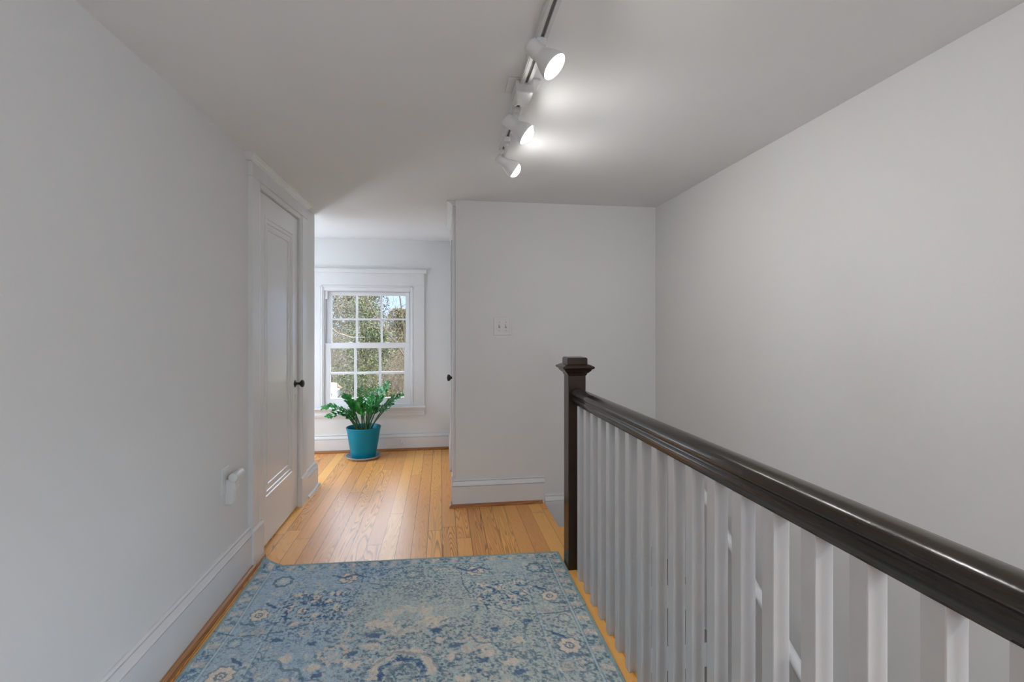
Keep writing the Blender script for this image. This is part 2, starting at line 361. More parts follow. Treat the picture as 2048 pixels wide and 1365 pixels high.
k = MB(); k.lathe([(0, 0), (.009, 0), (.009, .002), (0, .003)], (XD, 3.482, .785), (1, 0, 0), 14, caps=False); k.box(XD, XD+.002, 3.475, 3.489, .755, .785)
k.build('keyhole_plate', M['door'], door)
for zz in (.30, 1.74):
    k = MB(); k.lathe([(0, 0), (.0055, 0), (.0055, .11), (0, .11)], (XD+.004, 2.806, zz), (0, 0, 1), 12, caps=False); k.box(XD-.001, XD+.0015, 2.806, 2.828, zz, zz+.11)
    k.build('hinge', M['door'], door, bevel=.001)
# casing: side boards with bead, plinths, head board and crown
cs = MB(); XF = XL+.022
def side_casing(a, b_):   # a outer edge, b_ inner edge (door side), in Y
    s_ = 1 if b_ > a else -1
    pts = [(XL-.06, b_), (XL+.012, b_), (XL+.014, b_-s_*.003), (XL+.014, b_-s_*.014), (XL+.019, b_-s_*.018), (XF-.002, b_-s_*.036), (XF-.007, b_-s_*.040), (XF, b_-s_*.045), (XF, a), (XL-.0, a), (XL, b_-s_*.01), (XL-.06, b_-s_*.002)]
    cs.prism(pts, 'Z', .2, 2.035)
side_casing(2.665, 2.803); side_casing(3.684, 3.542)
for a, b_ in ((2.658, 2.806), (3.539, 3.690)):
    cs.prism([(XL, .0), (XF+.008, 0), (XF+.008, .19), (XF+.001, .203), (XL, .203)], 'Y', a, b_)
cs.box(XL-.06, XF-.006, 2.80, 3.545, 2.004, 2.035)
cs.box(XL, XF+.006, 2.655, 3.692, 2.033, 2.043).box(XL, XF-.001, 2.662, 3.686, 2.043, 2.135)
crown = [(0, 2.108), (.022, 2.108), (.026, 2.112), (.026, 2.115), (.033, 2.119), (.036, 2.124), (.045, 2.129), (.047, 2.133), (.053, 2.135), (.053, 2.1399), (0, 2.1399)]
cs.sweep([(XL-.0, 2.662), (XL+.0001, 2.662), (XL+.0001, 3.686), (XL, 3.686)], [(d_, z_) for d_, z_ in crown], -1)
struct(cs.build('trim_5', M['trim'], bevel=0), 'white door casing with crowned head around the closet door', 'casing')

# ------------------------------------------------------------------ right alcove door, seen edge-on
c2 = MB()
c2.box(XA-.02, XA+.06, 3.425, 3.53, .2, 2.03).box(XA-.02, XA+.06, 4.23, 4.33, .2, 2.03)
c2.box(XA-.026, XA, 3.418, 3.535, 0, .2).box(XA-.026, XA, 4.225, 4.34, 0, .2)
c2.box(XA-.025, XA, 3.418, 4.34, 2.028, 2.038).box(XA-.02, XA, 3.425, 4.33, 2.038, 2.12).box(XA-.015, XA+.06, 3.53, 4.23, 2.004, 2.03)
c2.prism([(XA, 2.10), (XA-.02, 2.10), (XA-.026, 2.108), (XA-.034, 2.118), (XA-.05, 2.130), (XA-.06, 2.133), (XA-.06, 2.1399), (XA, 2.1399)], 'Y', 3.41, 4.345)
struct(c2.build('trim_6', M['trim'], bevel=.002), 'edge-on white door casing at the corner by the light switch wall', 'casing')
d2 = MB(); X2 = XA+.004
d2.box(X2+.022, X2+.04, 3.533, 4.227, .012, 2.0)
d2.rings_rect(3.63, 4.13, .27, 1.885, prof, dpt(-1, X2))
for u0, u1, v0, v1 in ((3.533, 3.63, .012, 2.0), (4.13, 4.227, .012, 2.0), (3.63, 4.13, .012, .27), (3.63, 4.13, 1.885, 2.0)):
    d2.add([(X2, u0, v0), (X2, u1, v0), (X2, u1, v1), (X2, u0, v1)], [(0, 1, 2, 3)])
d2.add([(X2, 3.533, .012), (X2, 4.227, .012), (X2, 4.227, 2.0), (X2, 3.533, 2.0), (X2+.04, 3.533, .012), (X2+.04, 4.227, .012), (X2+.04, 4.227, 2.0), (X2+.04, 3.533, 2.0)],
       [(0, 1, 5, 4), (1, 2, 6, 5), (2, 3, 7, 6), (3, 0, 4, 7)])
door2 = struct(d2.build('door_2', M['door']), 'white door seen edge-on right of the alcove with a black knob', 'door')
knob((X2, 3.60, .877), (-1, 0, 0), door2)['label'] = 'small black door knob'

# ------------------------------------------------------------------ garden window
wn = MB(); cx = (wx0+wx1)/2
YF = YW-.022
# vinyl frame lining the opening
def frame_rect(mb, x0, x1, z0, z1, w_, y0, y1, wb=None, wt=None):
    wb = w_ if wb is None else wb; wt = w_ if wt is None else wt
    mb.box(x0, x0+w_, y0, y1, z0, z1).box(x1-w_, x1, y0, y1, z0, z1).box(x0+w_, x1-w_, y0, y1, z0, z0+wb).box(x0+w_, x1-w_, y0, y1, z1-wt, z1)
frame_rect(wn, wx0, wx1, wz0, wz1, .022, YW-.012, YW+.12, .02, .045)
frame_rect(wn, wx0+.022, wx1-.022, wz0+.02, wz1-.045, .006, YW+.004, YW+.10, .004, .006)
win = struct(wn.build('window_1', M['vinyl'], bevel=.003), 'white double-hung window with divided panes looking onto trees', 'window')
def sash(name, x0, x1, z0, z1, y, gx0, gx1, gz0, gz1, mw):
    s_ = MB(); yb = y+.034
    s_.box(x0, gx0, y, yb, z0, z1).box(gx1, x1, y, yb, z0, z1).box(gx0, gx1, y, yb, z0, gz0).box(gx0, gx1, y, yb, gz1, z1)
    o_ = s_.build(name, M['vinyl'], win, bevel=.003)
    g_ = MB(); g_.box(gx0-.004, gx1+.004, y+.016, y+.020, gz0-.004, gz1+.004); g_.build('pane', M['glass'], o_)
    mu_ = MB()
    for i in (1, 2):
        xx = gx0+(gx1-gx0)*i/3; mu_.box(xx-mw/2, xx+mw/2, y+.007, y+.030, gz0, gz1)
    zz = (gz0+gz1)/2; mu_.box(gx0, gx1, y+.0075, y+.0295, zz-mw/2, zz+mw/2)
    mu_.build('muntin', M['vinyl'], o_, bevel=.002)
    return o_
up = sash('upper_sash', -1.142, -.316, 1.045, 1.605, YW+.052, -1.090, -.360, 1.090, 1.572, .019)
lo = sash('lower_sash', -1.146, -.312, .474, 1.091, YW+.012, -1.096, -.372, .536, 1.038, .023)
for xx in (-.905, -.545):
    k = MB(); k.prism([(xx-.03, 1.091), (xx-.02, 1.098), (xx-.005, 1.103), (xx+.012, 1.099), (xx+.03, 1.091)], 'Y', YW+.018, YW+.042)
    k.build('sash_lock', M['vinyl'], lo)
k = MB(); k.box(-1.146, -1.120, YW+.005, YW+.05, 1.53, 1.612); k.build('track_cover', M['vinyl'], win, bevel=.003)
wt_ = MB()
for a, s_ in ((wx0, -1), (wx1, 1)):
    pts = [(a-s_*.014, YW), (a-s_*.014, YF+.004), (a-s_*.008, YF-.003), (a+s_*.006, YF-.003), (a+s_*.010, YF+.003), (a+s_*.014, YF), (a+s_*.118, YF), (a+s_*.118, YW)]
    wt_.prism(pts, 'Z', .452, 1.672)
wt_.box(wx0+.005, wx1-.005, YF+.004, YW, 1.648, 1.672).box(wx0-.006, wx1+.006, YF-.003, YF+.01, 1.654, 1.668)
wt_.box(wx0-.118, wx1+.118, YF-.004, YW, 1.670, 1.80)
for a in (wx0-.032, wx1-.002): wt_.box(a, a+.034, YF-.0036, YW, 1.655, 1.675)
wt_.sweep([(wx1+.118, YW), (wx1+.118, YF), (wx0-.118, YF), (wx0-.118, YW)], [(-.02, 1.795), (.004, 1.795), (.010, 1.802), (.018, 1.815), (.026, 1.822), (.026, 1.834), (-.02, 1.834)], -1)
wt_.prism([(YW+.02, .452), (YF-.032, .452), (YF-.038, .446), (YF-.038, .436), (YF-.032, .430), (YW+.02, .430)], 'X', wx0-.135, wx1+.135)
wt_.prism([(YW, .430), (YF-.012, .430), (YF-.012, .415), (YF-.004, .405), (YF-.004, .385), (YF-.008, .380), (YF-.004, .358), (YW, .358)], 'X', wx0-.118, wx1+.118)
struct(wt_.build('trim_7', M['trim']), 'white window casing with cornice head, stool and apron', 'casing')

def added_window(name, label, mk):  # unseen windows added so that fill light can enter
    s_ = MB(); mk(s_, True); o_ = struct(s_.build(name, M['vinyl'], bevel=.003), label, 'window')
    g_ = MB(); mk(g_, False); g_.build('pane', M['glass'], o_)
def mk2(mb, fr):
    x0, x1 = XAL-.10, XAL-.02
    if fr:
        mb.box(x0, x1, ax0, ax0+.05, az0, az1).box(x0, x1, ax1-.05, ax1, az0, az1).box(x0, x1, ax0, ax1, az0, az0+.05).box(x0, x1, ax0, ax1, az1-.05, az1).box(x0, x1, ax0, ax1, 1.13, 1.17)
    else: mb.box(XAL-.062, XAL-.058, ax0+.04, ax1-.04, az0+.04, az1-.04)
added_window('added_window_2', 'added side window in the unseen left end of the alcove', mk2)  # added, unseen: lets fill light into the alcove
def mk5(mb, fr):
    y0, y1, x0, x1, z0, z1 = YW+.02, YW+.10, -2.15, -1.51, .55, 1.75
    if fr: mb.box(x0, x0+.04, y0, y1, z0, z1).box(x1-.04, x1, y0, y1, z0, z1).box(x0, x1, y0, y1, z0, z0+.04).box(x0, x1, y0, y1, z1-.04, z1).box(x0, x1, y0, y1, 1.13, 1.17)
    else: mb.box(x0+.03, x1-.03, YW+.058, YW+.062, z0+.03, z1-.03)
added_window('added_window_5', 'added window hidden by the closet wall', mk5)  # added, unseen: lets fill light onto the hall ceiling and floor
def mk3(mb, fr):
    x0, x1 = XR+.02, XR+.10
    if fr:
        mb.box(x0, x1, ry0, ry0+.05, rz0, rz1).box(x0, x1, ry1-.05, ry1, rz0, rz1).box(x0, x1, ry0, ry1, rz0, rz0+.05).box(x0, x1, ry0, ry1, rz1-.05, rz1).box(x0, x1, ry0, ry1, 1.305, 1.345)
    else: mb.box(XR+.058, XR+.062, ry0+.04, ry1-.04, rz0+.04, rz1-.04)
added_window('added_window_3', 'added window in the stair wall, out of view', mk3)  # added, unseen: lets fill light reach the left wall
def mk4(mb, fr):
    y0, y1 = YREAR-.10, YREAR-.02
    if fr: mb.box(rx0, rx0+.05, y0, y1, qz0, qz1).box(rx1-.05, rx1, y0, y1, qz0, qz1).box(rx0, rx1, y0, y1, qz0, qz0+.05).box(rx0, rx1, y0, y1, qz1-.05, qz1).box(.65, .70, y0, y1, qz0, qz1)
    else: mb.box(rx0+.04, rx1-.04, YREAR-.062, YREAR-.058, qz0+.04, qz1-.04)
added_window('added_window_4', 'wide added window in the wall behind the camera', mk4)  # added, unseen: lets fill light in from behind the camera

# ------------------------------------------------------------------ stair railing
rail = empty('stair_railing', (.69, 1.2, 0))
tag(rail, 'stair railing with dark brown newel and handrail over white square balusters', 'railing')
nx0, nx1, ny0, ny1 = .647, .739, 2.412, 2.504
ncx, ncy = (nx0+nx1)/2, (ny0+ny1)/2
n_ = MB(); n_.box(nx0, nx1, ny0, ny1, 0, 1.012)
newel = n_.build('newel_post', M['newel'], rail, bevel=.003)
c_ = MB()
h = .046
pr = [(h, 1.000), (h+.004, 1.004), (h+.006, 1.012), (h+.012, 1.016), (h+.022, 1.026), (h+.026, 1.034), (h+.034, 1.037), (h+.037, 1.042), (h+.037, 1.047), (h+.020, 1.056), (h+.008, 1.060), (h+.007, 1.064), (h+.007, 1.088), (h+.002, 1.094)]
vs = []
for r_, z_ in pr: vs += [(ncx-r_, ncy-r_, z_), (ncx+r_, ncy-r_, z_), (ncx+r_, ncy+r_, z_), (ncx-r_, ncy+r_, z_)]
fs = [(i*4+k, i*4+(k+1) % 4, i*4+4+(k+1) % 4, i*4+4+k) for i in range(len(pr)-1) for k in range(4)]+[tuple(range((len(pr)-1)*4, len(pr)*4)), (3, 2, 1, 0)]
c_.add(vs, fs); c_.build('post_cap', M['newel'], newel, bevel=.0012)
# handrail section, x from the hall side
hx = .700
half = [(0, .934), (.012, .9325), (.023, .928), (.031, .921), (.0355, .913), (.0365, .906), (.034, .900), (.029, .897), (.027, .893), (.029, .889), (.0335, .884), (.0345, .878), (.032, .870), (.028, .864), (.0275, .857)]
sec = [(hx-a, z_) for a, z_ in half]+[(hx+a, z_) for a, z_ in half[::-1]][:-1]
YN = -.6; H_ = MB(); ringN = len(sec); vs = []; NSEG = 12
for i in range(NSEG+1):
    yy = ny0+(YN-ny0)*i/NSEG; dz = .018*(ny0-yy)/2.0
    vs += [(x_, yy, z_+dz) for x_, z_ in sec]
fs = [(i*ringN+k, i*ringN+(k+1) % ringN, (i+1)*ringN+(k+1) % ringN, (i+1)*ringN+k) for i in range(NSEG) for k in range(ringN)]
H_.add(vs, fs, 0, True); H_.add(vs, [tuple(range(ringN)), tuple(NSEG*ringN+k for k in range(ringN))])
hr = H_.build('handrail', M['rail'], rail, fixn=True)
ys = [2.299, 2.193, 2.086, 1.985, 1.880, 1.775, 1.667, 1.556, 1.442, 1.329, 1.222, 1.115, 1.009, .900, .788, .679, .559, .450, .340, .230]
b0 = None
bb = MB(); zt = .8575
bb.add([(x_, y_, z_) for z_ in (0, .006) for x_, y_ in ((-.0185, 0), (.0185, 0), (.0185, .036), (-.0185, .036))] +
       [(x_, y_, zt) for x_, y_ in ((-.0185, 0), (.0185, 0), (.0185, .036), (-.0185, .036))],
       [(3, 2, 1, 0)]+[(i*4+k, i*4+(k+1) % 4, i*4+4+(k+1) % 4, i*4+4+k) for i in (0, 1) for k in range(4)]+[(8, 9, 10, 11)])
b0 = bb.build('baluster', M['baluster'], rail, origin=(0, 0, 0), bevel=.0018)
rng = random.Random(4)
for i, yy in enumerate(ys):
    o = b0
    if i: o = b0.copy(); COL.objects.link(o); o.parent = rail
    dz = .018*(ny0-yy)/2.0
    o.location = Vector((.690+rng.uniform(-.001, .001), yy, 0))-Vector(rail['_org']); o.scale = (1, 1, (zt+dz)/zt)
    o.rotation_euler = (0, 0, rng.uniform(-.008, .008))

# ------------------------------------------------------------------ handrail on the stair wall
wr = empty('wall_handrail', (XR, 2.2, 0))
tag(wr, 'white sloping handrail on the stair wall seen through the balusters', 'handrail')
def hz(y): return .252+(y-2.55)*.637
MB().tube([(1.50, 2.86, hz(2.86)), (1.50, 2.80, hz(2.80)), (1.50, -.3, hz(-.3))], .024, 14).build('rail_bar', M['trim'], wr)
for yy in (2.42, 1.75, .85):
    k = MB(); z0 = hz(yy)
    k.tube([(1.50, yy, z0-.026), (1.50, yy, z0-.045), (1.515, yy, z0-.065), (1.54, yy, z0-.075), (XR-.004, yy, z0-.075)], .008, 8)
    k.lathe([(0, 0), (.026, 0), (.026, .004), (.012, .008), (0, .008)], (XR, yy, z0-.075), (-1, 0, 0), 16, caps=False)
    k.build('bracket', M['trim'], wr)

# ------------------------------------------------------------------ light switch
sw = MB(); sx, sz = .431, 1.257
sw.rings_rect(sx-.064, sx+.064, sz-.063, sz+.063, [(0, 0), (.0, .003), (.004, .0065), (.013, .0065), (.0155, .0050), (.0175, .0055)], lambda u, v, d_: (u, YB-d_, v))
swo = tag(sw.build('light_switch', M['plastic']), 'white double toggle light switch plate on the wall left of the newel post', 'light switch')
for dx in (-.023, .023):
    k = MB(); k.box(sx+dx-.0055, sx+dx+.0055, YB-.0065, YB-.003, sz-.0125, sz+.0125); so = k.build('toggle_slot', M['slotshade'], swo)
    k = MB(); k.prism([(YB-.006, sz-.007), (YB-.006, sz+.004), (YB-.019, sz+.012), (YB-.020, sz+.005)], 'X', sx+dx-.0038, sx+dx+.0038); k.build('toggle', M['plastic'], so, bevel=.001)
    for dz in (-.030, .030):
        k = MB(); k.lathe([(0, 0), (.0035, 0), (.003, .0012), (0, .0016)], (sx+dx, YB-.0055, sz+dz), (0, -1, 0), 12, caps=False); k.build('screw', M['screw'], swo)

# ------------------------------------------------------------------ plug-in night light on the left wall
nl = empty('night_light', (XL, 2.40, .5))
tag(nl, 'white plug-in night light with tube head on the left wall outlet', 'night light')
k = MB(); k.rings_rect(2.355, 2.428, .488, .606, [(0, 0), (0, .003), (.004, .006), (.010, .006)], dpt(1, XL)); k.build('outlet_plate', M['plastic'], nl)
k = MB(); pts = []
for zz, y0, y1, xo in ((.428, 2.398, 2.440, .026), (.433, 2.395, 2.452, .034), (.455, 2.394, 2.462, .040), (.50, 2.393, 2.466, .043), (.545, 2.393, 2.466, .038)):
    pts.append([(XL, y0, zz), (XL+xo*.85, y0, zz), (XL+xo, y0+.012, zz), (XL+xo, y1-.016, zz), (XL+xo*.6, y1, zz), (XL, y1, zz)])
nn = 6; vs = [q for r_ in pts for q in r_]
k.add(vs, [(i*nn+j, i*nn+(j+1) % nn, (i+1)*nn+(j+1) % nn, (i+1)*nn+j) for i in range(len(pts)-1) for j in range(nn)]+[tuple(range(nn))[::-1], tuple((len(pts)-1)*nn+j for j in range(nn))])
body = k.build('plug_body', M['plastic'], nl, bevel=.003)
k = MB(); k.lathe([(0, 0), (.016, 0), (.0205, .003), (.0215, .008), (.0215, .086), (.0205, .091), (.016, .094), (0, .094)], (XL+.040, 2.378, .558), (0, 1, 0), 22, caps=False)
k.build('light_tube', M['plastic'], nl)

# door stop on the far baseboard
ds = empty('door_stop', (-.393, YW-.02, .09)); tag(ds, 'small white peg door stop on the baseboard right of the teal pot', 'door stop')
k = MB(); k.lathe([(0, 0), (.016, 0), (.016, .004), (.008, .008), (.007, .045), (0, .045)], (-.393, YW-.0205, .090), (0, -1, -.05), 14, caps=False); k.build('peg', M['trim'], ds)
k = MB(); k.lathe([(0, .0), (.012, .0), (.0145, .004), (.0145, .018), (.010, .023), (0, .024)], (-.393, YW-.063, .088), (0, -1, -.05), 14, caps=False); k.build('bumper', M['plastic'], ds)

# ------------------------------------------------------------------ track light
tk = empty('track_light', (.2985, 1.755, ZC)); tag(tk, 'white ceiling track light with three lit bell-shaped spotlights', 'track light')
k = MB(); tx0, tx1 = .280, .317; zb = 2.118
k.prism([(tx0, ZC-.0002), (tx1, ZC-.0002), (tx1, zb), (tx1-.0115, zb), (tx1-.0115, zb+.009), (tx0+.0135, zb+.009), (tx0+.0135, zb), (tx0+.004, zb), (tx0+.003, zb+.002), (tx0, zb+.002)], 'Y', 1.17, 2.345)
k.box(tx0, tx1, 1.165, 1.17, zb, ZC-.0002).box(tx0, tx1, 2.345, 2.35, zb, ZC-.0002)
trk = k.build('track', M['fixture'], tk)
k = MB(); k.box(tx0+.0185, tx1-.0118, 1.171, 2.344, zb+.0075, zb+.0092); k.build('track_slot', M['slotshade'], trk)
k = MB(); k.box(.237, .352, 1.697, 1.812, 2.134, ZC-.0002); k.build('canopy_plate', M['fixture'], tk, bevel=.002)
k = MB(); k.box(.265, .329, 1.702, 1.808, 2.090, 2.134); k.build('feed_box', M['fixture'], tk, bevel=.003)
LAMPS = []
heads = [((.258, 1.388, 2.074), (.62, -.30, -.72), 1.452, -.004), ((.249, 1.868, 2.064), (.78, -.14, -.62), 1.915, .018), ((.263, 2.290, 2.062), (.84, .06, -.55), 2.215, .020)]
for (bx, by, bz), axd, ya, prot in heads:
    A = Vector(axd).normalized(); B = Vector((bx, by, bz))
    sh = MB()
    outer = [(0, 0), (.0205, .0), (.0235, .003), (.0242, .010), (.0238, .046), (.0245, .051), (.0285, .060), (.0345, .074), (.0390, .087), (.0415, .099), (.0420, .105)]
    inner = [(.0398, .105), (.0392, .100), (.036, .088), (.030, .070), (.022, .052), (0, .050)]
    sh.lathe(outer+inner, B, A, 36, caps=False)
    hd = sh.build('spotlight_head', M['fixture'], tk)
    bu = MB(); R_ = .0348; zc = .084+prot
    bu.lathe([(.010, .060), (.017, .068), (.027, .076+prot*.4), (R_, zc)]+[(R_*math.cos(a), zc+R_*.72*math.sin(a)) for a in [PI/2*i/8 for i in range(1, 8)]]+[(0, zc+R_*.72)], B, A, 30, caps=False)
    bu.build('bulb', M['bulb'], hd)
    LAMPS.append((B+A*(zc+R_*.72+.004), A))
    ad = MB(); ad.box(.2835, .3135, ya-.032, ya+.032, 2.098, 2.122); ad.lathe([(0, 0), (.011, 0), (.011, .016), (0, .016)], (.2985, ya, 2.083), (0, 0, 1), 14, caps=False)
    ad.build('track_adapter', M['fixture'], hd, bevel=.0015)
    q = B+A*.022
    arm = MB(); arm.tube([(.2985, ya, 2.090), (.2985, ya, 2.078), ((.2985+q.x)/2+.008, (ya+q.y)/2, 2.066), (q.x, q.y, q.z+.010)], .0075, 10)
    arm.build('swivel_arm', M['fixture'], hd)

# ------------------------------------------------------------------ plant
PX, PY = -.735, 4.800
sa = MB(); sa.lathe([(0, 0), (.125, 0), (.150, .006), (.166, .022), (.168, .027), (.165, .029), (.161, .027), (.146, .014)], (PX, PY, 0), (0, 0, 1), 48, caps=False)
sa.lathe([(.147, .0142), (.10, .0125), (0, .0125)], (PX, PY, 0), (0, 0, 1), 48, mat=1, caps=False)
tag(sa.build('plant_saucer', [M['saucer'], M['mosaic']]), 'grey-rimmed round saucer on the floor under the teal pot', 'saucer')
pl = empty('potted_plant', (PX, PY, .0125)); tag(pl, 'potted plant with glossy green fronds in a teal pot below the window', 'plant')
k = MB(); k.lathe([(0, .0128), (.108, .0128), (.113, .017), (.122, .07), (.138, .16), (.152, .255), (.160, .286), (.162, .293), (.160, .297), (.155, .297), (.151, .290), (.146, .262), (.144, .25)], (PX, PY, 0), (0, 0, 1), 48, caps=False)
pot = k.build('pot', M['teal'], pl)
k = MB(); k.lathe([(.146, .252), (.12, .258), (.06, .262), (0, .263)], (PX, PY, 0), (0, 0, 1), 40, caps=False); k.build('soil', M['soil'], pl)
def frond(base_, tip, sag, n, ll, lw, rs, start=.42, up_=Vector((0, -.35, 1))):
    rg = random.Random(rs); b_ = Vector(base_); t_ = Vector(tip)
    mid = b_.lerp(t_, .45)+Vector((0, 0, sag))
    def cv(s_): return b_*(1-s_)**2+mid*2*s_*(1-s_)+t_*s_*s_
    fr_ = MB(); N = 12
    fr_.tube([cv(i/N) for i in range(N+1)], [.0068*(1-.72*i/N)+.0008 for i in range(N+1)], 7, mat=1)
    for i in range(n):
        s_ = start+(1-start)*(i+.5)/n
        for sd in (-1, 1):
            s2 = min(1, s_+(.5/n*(1-start) if sd > 0 else 0)); p = cv(s2)
            Tn = (cv(min(1, s2+.02))-cv(s2-.02)).normalized()
            Sd = Tn.cross(up_.normalized()).normalized()*sd; Nn = Sd.cross(Tn)*sd; Nn = Nn if Nn.z > 0 else -Nn
            ang = math.radians(rg.uniform(38, 62)); lift = rg.uniform(.05, .45)
            D = (Tn*math.cos(ang)+Sd*math.sin(ang)+Nn*lift).normalized()
            Wd = D.cross(Nn).normalized(); Nn2 = Wd.cross(D).normalized()
            if Nn2.dot(Nn) < 0: Nn2 = -Nn2
            l_ = ll*rg.uniform(.85, 1.12)*(1-.35*max(0, s_-.75)/.25); w_ = lw*rg.uniform(.88, 1.1)
            vs = []
            for u, ww in ((0, .12), (.14, .55), (.34, .95), (.55, 1.), (.76, .72), (.92, .32), (1, .03)):
                ctr = p+D*(l_*u)-Nn2*(.18*l_*u*u)
                for e_, hh in ((-1, .22), (0, 0), (1, .22)): vs.append(ctr+Wd*(e_*ww*w_/2)+Nn2*(hh*ww*w_/2))
            fs = [(a*3+c, a*3+c+1, a*3+c+4, a*3+c+3) for a in range(6) for c in (0, 1)]
            fr_.add(vs, fs, 0, True)
    return fr_.build('frond', [M['leaf'], M['stem']], pl, fixn=False)
FR = [ # base dx,dy ; tip (dx,dy,z) ; sag ; pairs ; leaf length/width
 (-.050, -.02, -.350, -.05, .490, .16, 12, .070, .034), (-.040, .03, -.295, -.12, .420, .15, 10, .070, .032),
 (-.025, .02, -.180, .01, .590, .10, 10, .070, .032), (-.060, .05, -.130, .08, .520, .10, 9, .060, .028),
 (.020, -.03, .225, .00, .705, .05, 11, .070, .030), (.050, .00, .350, .02, .590, .06, 9, .062, .030),
 (.060, .03, .285, .08, .560, .08, 8, .060, .028), (.000, .06, -.050, .12, .650, .06, 8, .058, .014),
 (.010, .05, .040, .12, .640, .06, 7, .056, .016), (.030, .04, .130, .10, .640, .06, 9, .062, .026),
 (-.010, -.05, .020, -.12, .520, .08, 8, .060, .030), (.030, -.05, .110, -.10, .540, .08, 8, .062, .030),
 (-.040, -.05, -.110, -.12, .470, .09, 8, .062, .030), (.045, -.02, .190, -.06, .580, .06, 9, .062, .030),
 (-.01, .0, -.035, -.02, .560, .06, 8, .060, .026), (.015, .02, .085, .02, .600, .05, 8, .060, .028), (-.05, 0, -.21, -.04, .46, .1, 9, .062, .03)]
for i, (a, b_, c, d_, z_, sg, n_, ll, lw) in enumerate(FR):
    frond((PX+a, PY+b_, .258), (PX+c, PY+d_, z_), sg, n_, ll, lw, 100+i, .40 if z_ > .5 else .34)

# ------------------------------------------------------------------ rug
RU = -.14; HW = .782; Lr = 2.30
res = .0042
nu = int(2*HW/res); nv = int(Lr/res)
u = np.linspace(-HW, HW, nu+1); v = np.linspace(0, Lr, nv+1)
U, V = np.meshgrid(u, v)
rs = np.random.RandomState(7)
def vnoise(cell, seed, oct_=1, cellv=None):
    out = 0; amp = 1; tot = 0
    for o_ in range(oct_):
        c = cell/2**o_; cv_ = (cellv or cell)/2**o_
        r_ = np.random.RandomState(seed+o_)
        gw, gh = int(2*HW/c)+3, int(Lr/cv_)+3
        g = r_.rand(gh, gw)
        x = (U+HW)/c; y = V/cv_
        xi = x.astype(int); yi = y.astype(int); fx = x-xi; fy = y-yi
        fx = fx*fx*(3-2*fx); fy = fy*fy*(3-2*fy)
        n_ = (g[yi, xi]*(1-fx)+g[yi, xi+1]*fx)*(1-fy)+(g[yi+1, xi]*(1-fx)+g[yi+1, xi+1]*fx)*fy
        out = out+n_*amp; tot += amp; amp *= .6
    return out/tot
def srgb(r_, g_, b_):
    f_ = lambda c: ((c/255+.055)/1.055)**2.4 if c > 10 else c/255/12.92
    return np.array([f_(r_), f_(g_), f_(b_)])
K = 1.58
base_c = srgb(167, 179, 176); blue_c = srgb(152, 173, 187); grey_c = srgb(177, 182, 175); dark_c = srgb(72, 102, 124); beige_c = srgb(206, 194, 180); navy_c = srgb(44, 84, 128); pale_c = srgb(172, 190, 192)
colr = np.zeros(U.shape+(3,)); 
def blend(mask, c): 
    global colr
    mask = np.clip(mask, 0, 1)[..., None]; colr = colr*(1-mask)+c*mask
def sstep(a, b_, x): 
    q = np.clip((x-a)/(b_-a), 0, 1); return q*q*(3-2*q)
colr[:] = base_c
bl = sstep(.35, .75, vnoise(.45, 1, 2)*.6+.55*sstep(.25, -.75, U)*1.0+.25*sstep(.45, .05, V)); blend(bl*.85, blue_c)
blend(sstep(.4, .8, vnoise(.4, 11, 2)*.7+.35*sstep(-.3, .5, U))*.7*sstep(.1, .5, V), grey_c)
edge = np.minimum(HW-np.abs(U), V)           # distance from the woven edge
fine = vnoise(.0085, 21, 2); mid_ = vnoise(.015, 31, 2); big = vnoise(.12, 41, 2); str_ = vnoise(.010, 51, 1, .03)
fade = sstep(.30, .62, vnoise(.25, 61, 2))     # wear: where the dark yarn survives
tile = vnoise(.028, 71, 2)
# dark speckle everywhere, stronger by the borders
dens = .395+.09*fade+.03*sstep(.30, .0, edge)
blend(sstep(1-dens, 1-dens+.10, fine*.7+mid_*.3)*(.24+.46*fade), (1-np.clip(bl, 0, 1)[..., None]*.7)*dark_c+np.clip(bl, 0, 1)[..., None]*.7*srgb(42, 92, 142))
micro = vnoise(.0055, 23); ink = (1-bl[..., None]*.8)*dark_c+bl[..., None]*.8*srgb(38, 88, 138); blend(sstep(.60, .80, micro*.8+.2*mid_)*(.35+.35*fade), ink); blend(sstep(.74, .9, vnoise(.0065, 27))*.4, pale_c)
blend(sstep(.66, .76, fine*.45+tile*.55)*fade*.5, navy_c)
blend(sstep(.60, .72, vnoise(.03, 81, 2)*.6+vnoise(.007, 82)*.4)*.55, beige_c)
# guard stripes and lines
def line(d0, w_, c, a): blend((np.abs(edge-d0) < w_)*a*(.55+.45*(fine > .42)), c)
gm = (edge < .068) & (edge > .016)
ph = np.where(HW-np.abs(U) < V, V, U)
blend(gm*sstep(.52, .62, fine*.5+.5*(.5+.5*np.sin(ph*2*PI/.052)*np.sin((edge-.04)*2*PI/.05)))*.6, dark_c)
blend(gm*sstep(.62, .7, fine*.4+.6*(.5+.5*np.cos(ph*2*PI/.104)))*.55, beige_c)
line(.074, .0026, pale_c, .8); line(.081, .0022, dark_c, .5); line(.066, .0022, dark_c, .55)
line(.225, .0028, pale_c, .6); line(.232, .0025, dark_c, .45); line(.262, .002, dark_c, .35)
blend((edge < .014)*.8, srgb(128, 150, 148))
